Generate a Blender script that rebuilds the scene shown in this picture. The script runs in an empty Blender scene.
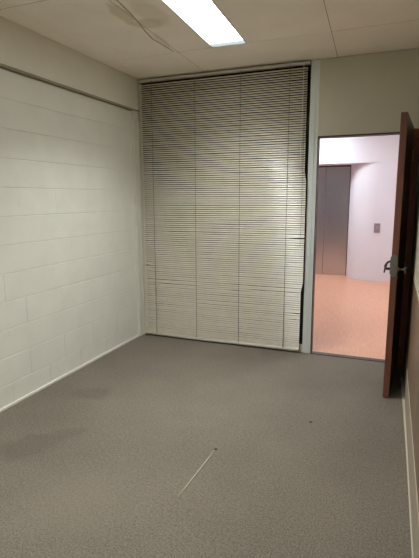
import bpy, bmesh, math, random
from mathutils import Vector, Matrix
random.seed(7)
sc = bpy.context.scene
col = sc.collection
PI = math.pi

# ------------------------------------------------------------------ helpers
class MB:
    """collects shapes, builds ONE mesh object"""
    def __init__(self):
        self.v = []; self.f = []; self.sm = []
    def box(self, a, b):
        x0, x1 = sorted((a[0], b[0])); y0, y1 = sorted((a[1], b[1])); z0, z1 = sorted((a[2], b[2]))
        n = len(self.v)
        self.v += [(x0,y0,z0),(x1,y0,z0),(x1,y1,z0),(x0,y1,z0),(x0,y0,z1),(x1,y0,z1),(x1,y1,z1),(x0,y1,z1)]
        for q in ((0,3,2,1),(4,5,6,7),(0,1,5,4),(1,2,6,5),(2,3,7,6),(3,0,4,7)):
            self.f.append(tuple(n+i for i in q)); self.sm.append(False)
        return self
    def tube(self, pts, r, seg=12, cap=True):
        pts = [Vector(p) for p in pts]
        rs = r if isinstance(r, (list, tuple)) else [r]*len(pts)
        n0 = len(self.v); prev = None
        for i, p in enumerate(pts):
            t = (pts[min(i+1, len(pts)-1)] - pts[max(i-1, 0)]).normalized()
            ref = prev if prev is not None else (Vector((0,0,1)) if abs(t.z) < .9 else Vector((1,0,0)))
            a = (ref - t*ref.dot(t)).normalized(); b = t.cross(a); prev = a
            for k in range(seg):
                w = 2*PI*k/seg
                self.v.append(tuple(p + (a*math.cos(w) + b*math.sin(w))*rs[i]))
        for i in range(len(pts)-1):
            for k in range(seg):
                k2 = (k+1) % seg
                self.f.append((n0+i*seg+k, n0+i*seg+k2, n0+(i+1)*seg+k2, n0+(i+1)*seg+k)); self.sm.append(True)
        if cap:
            self.f.append(tuple(n0+k for k in reversed(range(seg)))); self.sm.append(False)
            m = n0+(len(pts)-1)*seg
            self.f.append(tuple(m+k for k in range(seg))); self.sm.append(False)
        return self
    def prism(self, poly, axis, a, b):
        """polygon (2D) extruded along axis from a to b"""
        def p3(p, h):
            return {'x': (h, p[0], p[1]), 'y': (p[0], h, p[1]), 'z': (p[0], p[1], h)}[axis]
        n = len(self.v); m = len(poly)
        self.v += [p3(p, a) for p in poly] + [p3(p, b) for p in poly]
        self.f.append(tuple(n+i for i in reversed(range(m)))); self.sm.append(False)
        self.f.append(tuple(n+m+i for i in range(m))); self.sm.append(False)
        for i in range(m):
            j = (i+1) % m
            self.f.append((n+i, n+j, n+m+j, n+m+i)); self.sm.append(False)
        return self
    def grid(self, rows, smooth=True):
        n = len(self.v); m = len(rows[0])
        for r in rows: self.v += [tuple(p) for p in r]
        for i in range(len(rows)-1):
            for j in range(m-1):
                self.f.append((n+i*m+j, n+i*m+j+1, n+(i+1)*m+j+1, n+(i+1)*m+j)); self.sm.append(smooth)
        return self
    def build(self, name, mat, parent=None, bevel=0, fixn=True):
        me = bpy.data.meshes.new(name)
        me.from_pydata(self.v, [], self.f)
        for p, s in zip(me.polygons, self.sm): p.use_smooth = s
        if fixn:
            bm = bmesh.new(); bm.from_mesh(me)
            bmesh.ops.recalc_face_normals(bm, faces=bm.faces); bm.to_mesh(me); bm.free()
        me.materials.append(mat)
        o = bpy.data.objects.new(name, me); col.objects.link(o)
        if parent: o.parent = parent
        if bevel:
            md = o.modifiers.new('bevel', 'BEVEL'); md.width = bevel; md.segments = 2; md.limit_method = 'ANGLE'
        return o

def structure(o, label=None, cat=None):
    o['kind'] = 'structure'
    if label: o['label'] = label
    if cat: o['category'] = cat
    return o
def thing(o, label, cat, group=None):
    o['label'] = label; o['category'] = cat
    if group: o['group'] = group
    return o
def empty(name, loc, rz=0):
    o = bpy.data.objects.new(name, None); col.objects.link(o)
    o.location = loc; o.rotation_euler = (0, 0, rz); o.empty_display_size = .1
    return o

def srgb(r, g, b):
    f = lambda c: (c/255)/12.92 if c/255 <= .04045 else ((c/255+.055)/1.055)**2.4
    return (f(r), f(g), f(b), 1)

class Mat:
    def __init__(self, name, color, rough=.6, metal=0, spec=.5):
        self.m = bpy.data.materials.new(name); self.m.use_nodes = True
        self.nt = self.m.node_tree; self.b = self.nt.nodes['Principled BSDF']
        self.b.inputs['Base Color'].default_value = color
        self.b.inputs['Roughness'].default_value = rough
        self.b.inputs['Metallic'].default_value = metal
        self.b.inputs['Specular IOR Level'].default_value = spec
        self.color = color; self.co = None
    def n(self, t, **kw):
        x = self.nt.nodes.new(t)
        for k, v in kw.items(): setattr(x, k, v)
        return x
    def l(self, a, b): self.nt.links.new(a, b)
    def coord(self, scale=(1,1,1), rot=(0,0,0)):
        tc = self.n('ShaderNodeTexCoord'); mp = self.n('ShaderNodeMapping')
        mp.inputs['Scale'].default_value = scale; mp.inputs['Rotation'].default_value = rot
        self.l(tc.outputs['Object'], mp.inputs['Vector']); return mp.outputs['Vector']
    def noise(self, scale, detail=3, vec=None, rough=.55):
        t = self.n('ShaderNodeTexNoise'); t.inputs['Scale'].default_value = scale
        t.inputs['Detail'].default_value = detail; t.inputs['Roughness'].default_value = rough
        self.l(vec if vec is not None else self.coord(), t.inputs['Vector']); return t.outputs['Fac']
    def ramp(self, fac, stops):
        r = self.n('ShaderNodeValToRGB'); e = r.color_ramp.elements
        e[0].position, e[0].color = stops[0]; e[1].position, e[1].color = stops[-1]
        for p, c in stops[1:-1]:
            q = e.new(p); q.color = c
        self.l(fac, r.inputs['Fac']); return r.outputs['Color']
    def mix(self, fac, a, b, mode='MIX'):
        x = self.n('ShaderNodeMix', data_type='RGBA', blend_type=mode)
        if isinstance(fac, (int, float)): x.inputs['Factor'].default_value = fac
        else: self.l(fac, x.inputs['Factor'])
        for s, v in (('A', a), ('B', b)):
            i = [k for k in x.inputs if k.name == s and k.type == 'RGBA'][0]
            if isinstance(v, tuple): i.default_value = v
            else: self.l(v, i)
        return [k for k in x.outputs if k.type == 'RGBA'][0]
    def base(self, c): self.l(c, self.b.inputs['Base Color']); return self
    def bump(self, h, strength=.2, dist=.005):
        b = self.n('ShaderNodeBump'); b.inputs['Strength'].default_value = strength
        b.inputs['Distance'].default_value = dist
        self.l(h, b.inputs['Height']); self.l(b.outputs['Normal'], self.b.inputs['Normal']); return self

def scale_c(c, k): return (min(1, c[0]*k), min(1, c[1]*k), min(1, c[2]*k), 1)
def mottled(name, color, rough=.6, nscale=6, amt=.08, bump=.0, bscale=200, spec=.5, metal=0):
    M = Mat(name, color, rough, metal, spec)
    f = M.noise(nscale)
    M.base(M.ramp(f, [(.3, scale_c(color, 1-amt)), (.7, scale_c(color, 1+amt))]))
    if bump: M.bump(M.noise(bscale, 2), bump, .002)
    return M.m
def emission(name, color, s):
    m = bpy.data.materials.new(name); m.use_nodes = True; nt = m.node_tree
    nt.nodes.remove(nt.nodes['Principled BSDF'])
    e = nt.nodes.new('ShaderNodeEmission'); e.inputs['Color'].default_value = color; e.inputs['Strength'].default_value = s
    nt.links.new(e.outputs['Emission'], nt.nodes['Material Output'].inputs['Surface']); return m

def math_node(M, op, a, b=None, c=None):
    x = M.n('ShaderNodeMath', operation=op)
    for i, v in enumerate((a, b, c)):
        if v is None: continue
        if isinstance(v, (int, float)): x.inputs[i].default_value = v
        else: M.l(v, x.inputs[i])
    return x.outputs[0]

# blob mask: 1 inside an ellipse at (cx,cy), soft edge, edge broken by noise
def blob(M, cx, cy, rx, ry, rot=0, edge=.5):
    tc = M.n('ShaderNodeTexCoord'); mp = M.n('ShaderNodeMapping', vector_type='TEXTURE')
    mp.inputs['Location'].default_value = (cx, cy, 0); mp.inputs['Rotation'].default_value = (0, 0, rot)
    mp.inputs['Scale'].default_value = (rx, ry, 1e3)
    M.l(tc.outputs['Object'], mp.inputs['Vector'])
    ln = M.n('ShaderNodeVectorMath', operation='LENGTH'); M.l(mp.outputs['Vector'], ln.inputs[0])
    nz = M.noise(7, 4)
    d = math_node(M, 'ADD', ln.outputs['Value'], math_node(M, 'MULTIPLY', math_node(M, 'SUBTRACT', nz, .5), 1.1))
    r = M.n('ShaderNodeMapRange', interpolation_type='SMOOTHSTEP')
    M.l(d, r.inputs['Value']); r.inputs['From Min'].default_value = 1-edge; r.inputs['From Max'].default_value = 1+edge*.4
    r.inputs['To Min'].default_value = 1; r.inputs['To Max'].default_value = 0
    return r.outputs['Result']

# ------------------------------------------------------------------ constants
W, H, D = 2.709, 2.70, -5.3         # right wall x, ceiling z, wall behind the camera y
XP0, XP1 = 1.788, 1.868             # aluminium post
DX1, DH = 2.668, 2.05               # door opening right edge, head height
LIGHT_ROOM = 9.0
BEAM_ROOM = 22.0                    # watts of each troffer's downward beam
LIGHT_HALL = 42.0

# ------------------------------------------------------------------ materials
CARPET = srgb(117, 110, 99)
M = Mat('carpet', CARPET, .95, 0, .15)
fine = M.noise(125, 4, rough=.85); mid = M.noise(48, 3)
c = M.ramp(fine, [(.37, scale_c(CARPET, .42)), (.5, CARPET), (.63, scale_c(CARPET, 1.7))])
c = M.mix(.3, c, M.ramp(mid, [(.35, scale_c(CARPET, .75)), (.65, scale_c(CARPET, 1.25))]))
c = M.mix(1, c, M.ramp(M.noise(1.6, 4), [(.3, (.9,.9,.9,1)), (.7, (1.07,1.07,1.07,1))]), 'MULTIPLY')
for (bx, by, rx, ry, ro, k) in ((.43,-1.55,.17,.13,.3,.16), (.53,-2.36,.20,.16,.5,.17), (.66,-2.12,.16,.07,.6,.12), (1.3,-1.6,.18,.1,.2,.05)):
    c = M.mix(math_node(M, 'MULTIPLY', blob(M, bx, by, rx, ry, ro), k*1.6), c, scale_c(CARPET, .42))
c = M.mix(math_node(M, 'MULTIPLY', blob(M, 1.12, -2.66, .36, .30, .4, .9), .3), c, scale_c(CARPET, 1.45))  # lamp glare on the carpet, painted in as a lighter patch
for (bx, by, r_) in ((2.106, -1.402, .014), (1.623, -1.955, .012)):
    c = M.mix(blob(M, bx, by, r_, r_, 0, .3), c, srgb(52, 46, 42))
M.base(c); M.bump(fine, .6, .006); carpet = M.m

PAINT = srgb(226, 227, 217)
blockpaint = mottled('block_paint', PAINT, .45, 5, .03, .25, 120)
mortar = mottled('block_joint', srgb(196, 196, 184), .6, 8, .05)
beampaint = mottled('beam_paint', srgb(222, 219, 206), .6, 4, .03)
strip = mottled('beam_shade_strip', srgb(150, 142, 120), .7, 6, .05)  # darker taupe that paints in the shadow line under the beam
wallpaint = mottled('wall_paint', srgb(196, 190, 172), .6, 3, .03, .1, 150)
panelgrey = mottled('grey_skirting', srgb(168, 156, 138), .5, 20, .06)
bead = mottled('floor_bead', srgb(186, 179, 162), .5, 20, .04)
railpaint = mottled('rail_paint', srgb(196, 186, 164), .4, 20, .04)
white_skirt = mottled('white_skirting', srgb(226, 226, 216), .5, 20, .04)

CEIL = srgb(245, 238, 227)
M = Mat('ceiling_board', CEIL, .75, 0, .3)
c = M.ramp(M.noise(3, 4), [(.3, scale_c(CEIL, .96)), (.7, scale_c(CEIL, 1.03))])
for (bx, by, rx, ry, ro, k) in ((.80,-1.52,.06,.22,.1,.5), (.88,-1.30,.12,.10,.3,.45), (.98,-1.45,.10,.25,0,.28), (.80,-.95,.035,.20,.15,.28)):
    c = M.mix(math_node(M, 'MULTIPLY', blob(M, bx, by, rx, ry, ro, .35), k), c, srgb(196, 180, 148))
M.base(c); M.bump(M.noise(90, 3), .08, .002); ceilmat = M.m
ceilgap = Mat('ceiling_gap', srgb(52, 48, 42), .9).m
flake = mottled('peeling_tape', srgb(188, 180, 164), .8, 30, .08)

alu = mottled('painted_aluminium', srgb(212, 219, 216), .4, 9, .03, metal=0)
alu2 = mottled('beige_frame', srgb(216, 215, 204), .45, 9, .03)
shaded_head = Mat('shaded_head_frame', srgb(96, 91, 78), .6).m  # window head darkened to carry the gap shadow above the headrail
pane = Mat('dark_glass', srgb(10, 10, 10), .08, 0, .5).m
SLAT = srgb(214, 207, 192)
M = Mat('blind_slat', SLAT, .22, 0, .6)
M.base(M.ramp(M.noise(9, 3), [(.3, scale_c(SLAT, .95)), (.7, scale_c(SLAT, 1.04))])); slatmat = M.m
railmat = Mat('blind_rail', srgb(196, 193, 182), .4).m
cordmat = Mat('blind_cord', srgb(96, 90, 78), .8).m
wandmat = Mat('clear_wand', srgb(205, 203, 192), .2).m

WOOD = srgb(112, 70, 54)
M = Mat('door_edge_wood', WOOD, .5)
g = M.noise(14, 5, M.coord((6, 6, .5)))
M.base(M.ramp(g, [(.3, scale_c(WOOD, .78)), (.7, scale_c(WOOD, 1.2))])); doorwood = M.m
FACE = srgb(74, 50, 33)
M = Mat('door_face_wood', FACE, .35)
g = M.noise(10, 5, M.coord((5, 5, .4)))
M.base(M.ramp(g, [(.3, scale_c(FACE, .7)), (.7, scale_c(FACE, 1.2))])); facewood = M.m
FRAMEW = srgb(160, 104, 72)
M = Mat('frame_wood', FRAMEW, .45)
g = M.noise(12, 5, M.coord((6, 6, .5)))
M.base(M.ramp(g, [(.3, scale_c(FRAMEW, .75)), (.7, scale_c(FRAMEW, 1.2))])); framewood = M.m
darkframe = Mat('dark_frame', srgb(58, 44, 38), .5).m
PANEL = srgb(134, 112, 90)
M = Mat('panel_wood', PANEL, .4)
g = M.noise(8, 5, M.coord((4, 4, .35)))
M.base(M.ramp(g, [(.3, scale_c(PANEL, .6)), (.7, scale_c(PANEL, 1.3))])); panelwood = M.m

steel_plate = mottled('lock_steel', srgb(116, 117, 108), .5, 40, .08, metal=.5)
bronze = Mat('dark_bronze', srgb(58, 48, 44), .35, .7).m
chrome = Mat('worn_chrome', srgb(170, 168, 160), .3, .9).m
black = Mat('black_gap', srgb(14, 13, 12), .8).m

STEEL = srgb(214, 216, 220)
M = Mat('brushed_steel', STEEL, .3, 1)
g = M.noise(30, 3, M.coord((12, 12, .25)))
M.base(M.ramp(g, [(.3, scale_c(STEEL, .93)), (.7, scale_c(STEEL, 1.06))]))
M.b.inputs['Anisotropic'].default_value = .3; brushed = M.m
hallpaint = mottled('hall_paint', srgb(224, 222, 228), .55, 3, .015)
hallceil = mottled('hall_ceiling', srgb(232, 230, 226), .7, 3, .015)
hallframe = mottled('hall_door_frame', srgb(226, 216, 212), .5, 6, .03)
FLO = srgb(216, 160, 128)
M = Mat('laminate', FLO, .35)
br = M.n('ShaderNodeTexBrick'); br.offset = .37
br.inputs['Scale'].default_value = 1; br.inputs['Brick Width'].default_value = 1.2; br.inputs['Row Height'].default_value = .12
br.inputs['Mortar Size'].default_value = .0012
br.inputs['Color1'].default_value = scale_c(FLO, .96); br.inputs['Color2'].default_value = scale_c(FLO, 1.05); br.inputs['Mortar'].default_value = scale_c(FLO, .82)
M.l(M.coord((1,1,1), (0,0,PI/2)), br.inputs['Vector'])
c = M.mix(.5, br.outputs['Color'], M.ramp(M.noise(9, 5, M.coord((7, .6, 1))), [(.3, scale_c(FLO, .74)), (.7, scale_c(FLO, 1.2))]))
M.base(c); laminate = M.m

lamp_room = emission('room_lamp', (.99, 1, .975, 1), LIGHT_ROOM)
lamp_end = emission('lamp_end', (.80, .92, .95, 1), .8)
lamp_hall = emission('hall_lamp', (.84, .93, 1, 1), LIGHT_HALL)

# ------------------------------------------------------------------ room shell
structure(MB().box((-.12, D, -.1), (W+.1, 0, 0)).build('floor', carpet))

# left wall: painted concrete blocks laid in half bond
m = MB()
z0s = [.1685 + .2022*k for k in range(-1, 12)]
for i, z in enumerate(z0s):
    za = max(z, 0.0); zb = min(z+.2022, 2.384)
    if za > 2.38: continue
    ph = -.12 if i % 2 == 1 else -.315
    y = ph + .4
    ys = []
    while y > D: ys.append(y); y -= .4
    ys.append(y)
    for a, b in zip(ys[1:], ys[:-1]):
        a = max(a, D); b = min(b, 0)
        if b-a < .02: continue
        ch = .0048 + random.uniform(-.001, .001); cv = random.choice((0, 0, 0, .0003, .0020)) if z < .8 else random.choice((0, 0, 0, 0, 0, 0, .0002)); dx = 0
        n = len(m.v)
        m.v += [(-.004, a, za), (-.004, b, za), (-.004, b, zb), (-.004, a, zb),
                (dx, a+cv, za+ch), (dx, b-cv, za+ch), (dx, b-cv, zb-ch*.6), (dx, a+cv, zb-ch*.6)]
        for q in ((4,5,6,7), (0,1,5,4), (1,2,6,5), (2,3,7,6), (3,0,4,7)):
            m.f.append(tuple(n+k for k in q)); m.sm.append(False)
m.box((-.12, D, 0), (-.0035, 0, 2.383)); m.box((-.12, D, 2.383), (-.06, 0, H))
structure(m.build('wall_left', blockpaint, fixn=False))
structure(MB().box((-.05, D, 2.400), (.042, 0, H)).build('trim_1', beampaint, bevel=.002), 'beige boxed beam along the top of the block wall', 'beam')
structure(MB().box((-.05, D, 2.386), (.038, 0, 2.401)).build('shade_strip', strip))  # added strip, its colour stands in for shade below the beam
structure(MB().box((-.003, -5.29, 0), (.012, -.12, .016)).build('baseboard_left', white_skirt))
# boxed corner trim under the beam, with a small pipe foot
m = MB().box((-.003, -.115, 0), (.03, 0, 2.388)); m.box((.03, -.045, 0), (.042, 0, 2.388))
structure(m.build('trim_2', alu2, bevel=.003))

# back wall: above and right of the door
m = MB().box((XP1, 0, DH), (W+.1, .1, H)); m.box((DX1+.03, 0, 0), (W+.1, .1, DH)); m.box((-.1, .0, 2.695), (XP1, .1, H+.05))
structure(m.build('wall_back', wallpaint))
# right wall: plaster above a rail, panelling below, low grey skirting
structure(MB().box((W+.001, D, 0), (W+.1, 0, H)).build('wall_right', wallpaint))
m = MB()
y = -.006
while y > D:
    m.box((W, max(y-.098, D), .235), (W+.02, y, .915)); y -= .1
structure(m.build('trim_3', panelwood, bevel=.0015), 'brown panelling along the right wall', 'panelling')
structure(MB().box((W-.003, D, .915), (W+.02, 0, .925)).box((W-.002, D, .958), (W+.02, 0, .964)).build('trim_4', railpaint, bevel=.002))
structure(MB().box((W-.004, D, 0), (W+.02, -.01, .235)).build('baseboard_right', panelgrey, bevel=.003))
structure(MB().prism([(W+.002, D), (W-.008, D), (W-.008, -2.6), (W-.013, -1.5), (W-.026, -.35), (W+.002, -.35)], 'z', 0, .006).build('trim_5', bead, bevel=.002))
structure(MB().box((-.12, D-.1, 0), (W+.1, D, H)).build('wall_front', blockpaint))

# ceiling: boards with hairline joints, hole for the lamps
XJ = [-.12, .165, .80, 1.10, 1.40, 2.04, W+.1]
YJ = [0, -.655, -1.875, -3.095, -4.315, D]
SK = -.040                                   # the ceiling grid runs slightly askew to the walls
def skx(x, y): return x + SK*(y+.655) if .1 < x < 2.6 else x
m = MB(); g_ = .003
LAMPS = [(1.10, 1.40, -1.855, -.655), (1.10, 1.40, -4.295, -3.095)]
for i in range(len(XJ)-1):
    for j in range(len(YJ)-1):
        if XJ[i] == 1.10 and j in (1, 3): continue
        a, b = XJ[i], XJ[i+1]; y1, y0 = YJ[j], YJ[j+1]
        ga = .0016 if XJ[i] in (.165, .80, 2.04) else 0
        gb = .0016 if XJ[i+1] in (.80, 2.04) else 0
        dz = random.uniform(0, .0015); ya, yb = y0+.0027, y1-.0027
        m.prism([(skx(a, ya)+ga, ya), (skx(b, ya)-gb, ya), (skx(b, yb)-gb, yb), (skx(a, yb)+ga, yb)], 'z', H+dz, H+.02)
m_gap = MB()
for (y0, y1) in ((D, 0),):
    m_gap.prism([(-.12, y0), (skx(1.10, y0), y0), (skx(1.10, y1), y1), (-.12, y1)], 'z', H+.0022, H+.05)
    m_gap.prism([(skx(1.40, y0), y0), (W+.1, y0), (W+.1, y1), (skx(1.40, y1), y1)], 'z', H+.0022, H+.05)
for (y1, y0) in ((0, -.655), (-1.857, -3.095), (-4.297, D)):
    m_gap.prism([(skx(1.10, y0), y0), (skx(1.40, y0), y0), (skx(1.40, y1), y1), (skx(1.10, y1), y1)], 'z', H+.0022, H+.05)
ce = structure(m.build('ceiling', ceilmat))
structure(m_gap.build('ceiling_backing', ceilgap, ce))
# a strip of loose joint tape along the crooked joint left of the lamp
m = MB()
pts = [(.775,-.70), (.768,-.86), (.760,-1.03), (.79,-1.20), (.83,-1.36), (.862,-1.52), (.885,-1.68), (.90,-1.80)]
rows = [[(x-.005, y, H-.0007), (x, y, H-.003), (x+.005, y, H-.0007)] for x, y in pts]
m.grid(rows)
o = m.build('joint_tape', flake, ce); o.modifiers.new('thick', 'SOLIDIFY').thickness = .0006

# ------------------------------------------------------------------ glazed partition (window) behind the blind
w = empty('window_1', (0, 0, 0)); structure(w)
m = MB().box((XP0, 0, 0), (XP1, .085, H)); m.box((XP0+.006, -.006, 0), (XP1-.030, 0, H))
m.build('window_post', alu, w, bevel=.003)
m = MB().box((0.0, 0, 0), (.047, .085, H)); m.box((.028, -.006, 0), (.045, 0, H))
m.build('window_post', alu2, w, bevel=.003)
MB().box((.047, .02, H-.032), (XP0, .085, H-.0)).build('window_head', shaded_head, w, bevel=.002)
MB().box((.047, .0, 0), (XP0, .085, .075)).build('window_sill', alu2, w, bevel=.002)
MB().box((.047, .03, .075), (XP0, .036, H-.032)).build('window_pane', pane, w)

# ------------------------------------------------------------------ venetian blind
bl = empty('venetian_blind', (.9, -.035, 2.66))
thing(bl, 'tall beige venetian blind with closed slats covering the whole window', 'blind')
BX, BZ = .9, 2.66
def loc(x, y, z): return (x-BX, y, z-BZ)
x0, x1 = .047, 1.768
MB().box(loc(.050, -.016, 2.662), loc(1.786, .016, 2.685)).build('headrail', railmat, bl, bevel=.003)
def right_edge(z):
    if z > 1.74: return 1.766
    if z > 1.66: return 1.766 + .015*(1.74-z)/.08
    if z > .70: return 1.782
    if z > .62: return 1.782 - .018*(.70-z)/.08
    return 1.764 - .004*max(0, (.62-z))
m = MB()
PITCH, WID, TILT = .0208, .0200, math.radians(50)
nsl = int((2.632-.052)/PITCH)+1
bent = {}                                   # slat index -> list of (x, width, dz, dtilt)
def near(z): return int(round((2.632-z)/PITCH))
bent[near(2.545)] = [(.06, .09, -.012, .5)]
for z, lst in ((1.14, [(1.74, .13, .016, -.35)]), (1.12, [(1.74, .10, -.008, .25)]), (.40, [(1.74, .12, .014, -.3)]), (.42, [(1.74, .12, -.006, .3)]),
               (.335, [(1.72, .10, .010, -.3)]), (.80, [(.06, .10, .016, -.3)]), (.78, [(.06, .10, -.006, .3)]),
               (.60, [(.33,.12,-.006,.35), (.62,.10,-.006,.3), (.95,.14,-.007,.35), (1.35,.2,-.007,.35), (1.68,.08,-.006,.35)]),
               (.88, [(1.70,.08,-.004,.2)]), (1.66, [(1.55,.2,.003,-.12)]), (.22, [(.95,.2,-.004,.2)])):
    bent[near(z)] = bent.get(near(z), []) + lst
NX = 36
for k in range(nsl):
    z = 2.632 - k*PITCH
    jt = random.gauss(0, .014); jz = random.gauss(0, .0004); ph = random.uniform(0, 6.28); amp = random.uniform(0, .0009)
    xr = right_edge(z); xl = x0 + random.uniform(-.001, .002)
    rows = [[] for _ in range(6)]
    for i in range(NX+1):
        s = i/NX; x = xl + (xr-xl)*s
        t = TILT + jt + .03*math.sin(x*3.1+z*2); dz = jz + amp*math.sin(s*9+ph)
        if k > nsl-8: dz += -.004*math.sin(PI*s)*(k-(nsl-8))/8
        for (bx, bw, bdz, bt) in bent.get(k, ()):
            wgt = math.exp(-((x-bx)/bw)**2*2.2); dz += .38*bdz*wgt; t += .6*bt*wgt
        for j in range(6):
            u = j/5-.5; crown = .0022*(1-4*u*u)
            yy = -u*WID*math.cos(t) - crown*math.sin(t)
            zz = -u*WID*math.sin(t) + crown*math.cos(t)
            rows[j].append((x-BX, yy, z+dz+zz-BZ))
    m.grid(rows)
m.build('slat_panel', slatmat, bl, fixn=False)
# bottom rail, slightly bowed
m = MB(); rows = []
def sag(s): return -.007*math.sin(PI*min(1, s*1.25))**2 if s < .8 else 0
prof = [(-.012,-.009), (-.014,0), (-.011,.010), (.011,.010), (.014,0), (.012,-.009), (-.012,-.009)]
for i in range(31):
    s = i/30; x = .050 + (1.758-.050)*s
    rows.append([(x-BX, py, (.033+pz+sag(s)-BZ)) for py, pz in prof])
m.grid(rows, False); m.build('bottom_rail', railmat, bl)
for x in (.205, .682, 1.148, 1.612):
    mm = MB()
    mm.tube([loc(x, -.0145, 2.67), loc(x-.004, -.0145, 1.4), loc(x-.006, -.0145, .04)], .0021, 6)
    mm.build('ladder_cord', cordmat, bl)
MB().tube([loc(1.735, -.022, 2.67), loc(1.735, -.026, 2.62), loc(1.728, -.026, 1.75)], .0028, 8).build('tilt_wand', wandmat, bl)
mm = MB(); mm.tube([loc(1.752, -.020, 2.67), loc(1.750, -.021, 1.3), loc(1.746, -.021, 1.05)], .0016, 6); mm.build('lift_cord', cordmat, bl)

# ------------------------------------------------------------------ ceiling lamps
LBL = ['white lit recessed ceiling light strip nearest the venetian blind', 'white lit recessed ceiling light strip farthest from the venetian blind']
for i, (a, b, y0, y1) in enumerate(LAMPS):
    L = empty('ceiling_light', (skx((a+b)/2, (y0+y1)/2), (y0+y1)/2, H), math.atan(-SK)); thing(L, LBL[i], 'ceiling light', 'recessed ceiling lights')
    cx, cy = (a+b)/2, (y0+y1)/2
    m = MB(); hx, hy = (b-a)/2, (y1-y0)/2
    for s in (-1, 1):
        m.box((s*hx, -hy, -.003), (s*(hx-.012), hy, .06)); m.box((-hx+.012, s*hy, -.003), (hx-.012, s*(hy-.012), .06))
    m.box((-hx, -hy, .06), (hx, hy, .064))
    m.build('frame', alu, L, bevel=.001)
    MB().box((-hx+.012, -hy+.075, .004), (hx-.012, hy-.075, .010)).build('diffuser', lamp_room, L)
    for s in (-1, 1): MB().box((-hx+.012, s*(hy-.075), .003), (hx-.012, s*(hy-.012), .010)).build('end_cap', lamp_end, L)
    ld = bpy.data.lights.new('lamp_beam', 'AREA'); ld.shape = 'RECTANGLE'; ld.size = .27; ld.size_y = 1.04
    ld.energy = BEAM_ROOM; ld.color = (.99, 1, .975); ld.spread = math.radians(120)
    lo = bpy.data.objects.new('lamp_beam', ld); col.objects.link(lo); lo.parent = L; lo.location = (0, 0, .002)

# ------------------------------------------------------------------ door frame and door
m = MB()
m.box((DX1-.006, -.012, 0), (W-.001, .1, DH+.02))                     # hinge jamb
fr = structure(m.build('door_frame', framewood, bevel=.002))
m = MB().box((XP1, -.004, DH-.012), (DX1+.004, .1, DH)); m.box((XP1, .0, 0), (XP1+.006, .1, DH-.012))
m.build('frame_lining', darkframe, fr)
structure(MB().box((XP1, -.012, 0), (DX1, .055, .006)).build('threshold', darkframe))

TH = .042; DW = .80; DT = 2.075
ang = math.radians(85.0)
hx, hy = DX1-.048, -.018
dr = empty('door_1', (hx, hy, 0), PI + ang)                           # leaf runs along local +x from the hinge
structure(dr, 'brown wooden door standing open into the room', 'door')
# local frame: +x from the hinge to the free edge; +y to the room face side is decided below
m = MB().box((.0, .004, .008), (DW-.004, TH-.004, DT)); m.build('door_core', facewood, dr)
# faces
MB().box((0, -.0005, .008), (DW-.004, .004, DT)).build('door_face', facewood, dr)
MB().box((0, TH-.004, .008), (DW-.004, TH+.0005, DT)).build('door_face', facewood, dr)
MB().box((DW-.004, -.0005, .008), (DW+.003, TH+.0005, DT)).build('door_edge', doorwood, dr)
# lock plate on the edge with rounded ends
pl = []
for k in range(17):
    a = PI*k/16; pl.append((TH/2-.004+.0255*math.cos(a), 1.062+.036*math.sin(a)))
for k in range(17):
    a = PI+PI*k/16; pl.append((TH/2-.004+.0255*math.cos(a), .972+.036*math.sin(a)))
MB().prism(pl, 'x', DW+.003, DW+.009).build('lock_plate', steel_plate, dr)
MB().box((DW+.009, TH/2-.007, 1.0), (DW+.016, TH/2+.007, 1.022)).build('latch', steel_plate, dr, bevel=.002)
# lever handles on both faces: side s (-1 = local -y face, +1 = local +y face)
def handle(s, mat):
    yb = -.0005 if s < 0 else TH+.0005
    P = lambda x, out, z: (x, yb+s*out*.86, 1.0+(z-1.0)*.9-.016)
    m = MB()
    m.tube([P(DW-.06, 0, 1.0), P(DW-.06, .008, 1.0)], .024, 20)
    m.tube([P(DW-.06, .005, 1.0), P(DW-.06, .040, 1.0), P(DW-.065, .050, 1.004), P(DW-.08, .054, 1.014), P(DW-.12, .052, 1.030), P(DW-.15, .044, 1.040), P(DW-.165, .030, 1.045), P(DW-.17, .010, 1.046)],
           [.010, .010, .011, .011, .009, .008, .0075, .0065], 12)
    m.build('lever_handle', mat, dr)
    MB().tube([P(DW-.058, .048, 1.0), P(DW-.055, .056, .99), P(DW-.053, .058, .965)], [.008, .007, .005], 10).build('lever_tail', mat, dr)
    m = MB(); m.tube([P(DW-.06, 0, .935), P(DW-.06, .004, .935)], .014, 16); m.build('keyhole_cover', mat, dr)
handle(-1, bronze); handle(1, chrome)
for z in (.22, 1.05, 1.85):
    m = MB(); m.tube([(0, TH+.004, z-.05), (0, TH+.004, z+.05)], .006, 10); m.box((0, TH+.0005, z-.05), (.03, TH+.002, z+.05))
    m.build('hinge', chrome, dr)

# ------------------------------------------------------------------ pale loose thread on the carpet
tp = [(1.623,-1.97,.0022), (1.621,-2.06,.003), (1.618,-2.15,.0024), (1.614,-2.25,.0028), (1.610,-2.35,.0022), (1.605,-2.445,.0022)]
t_ = MB().tube([(x, y, z+.001) for x, y, z in tp], [.0016,.0034,.0036,.0032,.0028,.0016], 8).build('carpet_thread', Mat('thread', srgb(186, 178, 165), .9).m)
thing(t_, 'pale straight loose thread lying on the grey carpet', 'thread')

# ------------------------------------------------------------------ hall beyond the door
HX0, HX1, HY0, HY1, HH = -1.4, 4.2, .1, 4.846, 2.85
structure(MB().box((HX0, 0.0, -.1), (HX1, HY1+.1, 0)).build('floor_hall', laminate))
structure(MB().box((HX0, HY0-.02, HH), (HX1, HY1+.1, HH+.1)).build('ceiling_hall', hallceil))
structure(MB().box((HX0-.1, HY0, 0), (HX0, HY1+.1, HH)).build('wall_hall_left', hallpaint))
structure(MB().box((HX1, HY0, 0), (HX1+.1, HY1+.1, HH)).build('wall_hall_right', hallpaint))
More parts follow.
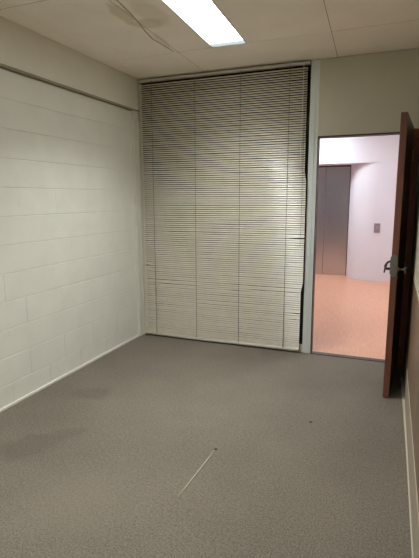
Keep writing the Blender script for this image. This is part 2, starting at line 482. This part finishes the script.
# hall side of the back wall
m = MB().box((HX0, .101, 0), (.0, .16, HH)); m.box((0, .101, H-.03), (XP1, .16, HH)); m.box((XP1, .101, DH), (DX1+.1, .16, HH)); m.box((DX1+.006, .101, 0), (HX1, .16, HH))
structure(m.build('wall_hall_front', hallpaint))
# far wall with the recessed lift portal: rounded reveals
FY = 4.346; LX0, LX1, LZ = .80, 1.762, 2.11
curve = [(LX1, HY1), (LX1+.006, 4.75), (1.81, 4.62), (1.88, 4.51), (1.98, 4.43), (2.10, 4.375), (2.22, 4.352), (2.34, FY)]
# smooth it
def chaikin(p):
    q = [p[0]]
    for a, b in zip(p[:-1], p[1:]):
        q += [(a[0]*.75+b[0]*.25, a[1]*.75+b[1]*.25), (a[0]*.25+b[0]*.75, a[1]*.25+b[1]*.75)]
    return q+[p[-1]]
cv = chaikin(chaikin(curve))
poly_r = cv + [(HX1, FY), (HX1, HY1+.1), (LX1, HY1+.1)]
mx = (LX0+LX1)
poly_l = [(mx-x, y) for x, y in cv] + [(HX0, FY), (HX0, HY1+.1), (LX0, HY1+.1)]
structure(MB().prism(poly_r, 'z', 0, HH).build('wall_hall_back', hallpaint))
structure(MB().prism(poly_l, 'z', 0, HH).build('wall_hall_back.001', hallpaint))
structure(MB().box((mx-2.34, FY, LZ), (2.34, HY1+.1, HH)).build('wall_hall_back.002', hallpaint))
lf = empty('elevator_door', ((LX0+LX1)/2, HY1, 0))
thing(lf, 'closed brushed steel elevator door recessed in the white hall wall', 'elevator door')
cxl = (LX0+LX1)/2
seam = 1.300
MB().box((LX0-cxl, -.006, .004), (seam-.004-cxl, .03, LZ-.03)).build('door_panel', brushed, lf, bevel=.003)
MB().box((seam+.006-cxl, -.016, .004), (LX1-.014-cxl, .03, LZ-.03)).build('door_panel', brushed, lf, bevel=.003)
m = MB().box((LX0-cxl, -.02, LZ-.028), (LX1-cxl, .04, LZ)); m.box((LX1-.013-cxl, -.02, 0), (LX1-cxl, .04, LZ-.028))
m.build('door_surround', Mat('dark_steel', srgb(96, 88, 88), .4, .8).m, lf)
MB().box((LX0-cxl, .03, 0), (LX1-cxl, .05, LZ)).build('shaft_panel', black, lf)
# call button plate
cb = empty('call_button', (2.295, FY-.002, .968)); thing(cb, 'small grey call button plate on the white hall wall right of the elevator', 'call button')
MB().box((-.052, -.012, -.082), (.052, .004, .082)).build('plate', mottled('plate_grey', srgb(150, 138, 144), .4, 20, .05), cb, bevel=.003)
MB().tube([(0, -.012, .012), (0, -.016, .012)], .018, 20).build('button', Mat('button_grey', srgb(168, 156, 162), .35, .3).m, cb)
# a doorway in the same wall, right of the call button
d2 = empty('door_2', (2.555, FY, 0)); structure(d2)
m = MB().box((0, -.02, 0), (.06, .01, 2.0)); m.box((.86, -.02, 0), (.92, .01, 2.0)); m.box((0, -.02, 2.0), (.92, .01, 2.06))
m.build('door_frame', hallframe, d2, bevel=.003)
MB().box((.06, -.008, .005), (.86, .01, 2.0)).build('door_panel', hallframe, d2)
MB().tube([(.14, -.006, 1.0), (.14, -.05, 1.0), (.15, -.06, 1.0), (.25, -.06, 1.0)], .010, 10).build('handle', chrome, d2)
# hall lamps
for i, (x, y) in enumerate(((1.05, 3.65), (3.1, 1.9))):
    L = empty('hall_ceiling_light', (x, y, HH))
    thing(L, ('square hall ceiling light in front of the elevator', 'square hall ceiling light farther along the hall')[i], 'ceiling light', 'hall ceiling lights')
    m = MB()
    for s in (-1, 1):
        m.box((s*.31, -.31, -.03), (s*.29, .31, .0)); m.box((-.29, s*.31, -.03), (.29, s*.29, 0))
    m.build('frame', alu, L); MB().box((-.29, -.29, -.022), (.29, .29, -.004)).build('diffuser', lamp_hall, L)

# ------------------------------------------------------------------ world, camera, colour
wd = bpy.data.worlds.new('world'); sc.world = wd; wd.use_nodes = True
wd.node_tree.nodes['Background'].inputs['Color'].default_value = (.5, .5, .5, 1)
wd.node_tree.nodes['Background'].inputs['Strength'].default_value = 0.0

yaw, pitch, roll, f_px = .3801, .1754, -.0049, 454.49
cam_d = bpy.data.cameras.new('camera'); cam = bpy.data.objects.new('camera', cam_d); col.objects.link(cam)
cam_d.sensor_fit = 'VERTICAL'; cam_d.sensor_height = 36; cam_d.lens = f_px*36/558
cam_d.clip_start = .02
fd = Vector((-math.sin(yaw)*math.cos(pitch), math.cos(yaw)*math.cos(pitch), -math.sin(pitch)))
r0 = Vector((math.cos(yaw), math.sin(yaw), 0)); u0 = r0.cross(fd)
r = r0*math.cos(roll) + u0*math.sin(roll); u = -r0*math.sin(roll) + u0*math.cos(roll)
mat = Matrix((r, u, -fd)).transposed().to_4x4(); mat.translation = Vector((2.5359, -4.3269, 1.5018))
cam.matrix_world = mat
sc.camera = cam
sc.view_settings.view_transform = 'Standard'; sc.view_settings.look = 'None'
sc.view_settings.gamma = 1; sc.view_settings.use_curve_mapping = False
sc.view_settings.exposure = .1
sc.cycles.diffuse_bounces = 10; sc.cycles.max_bounces = 14
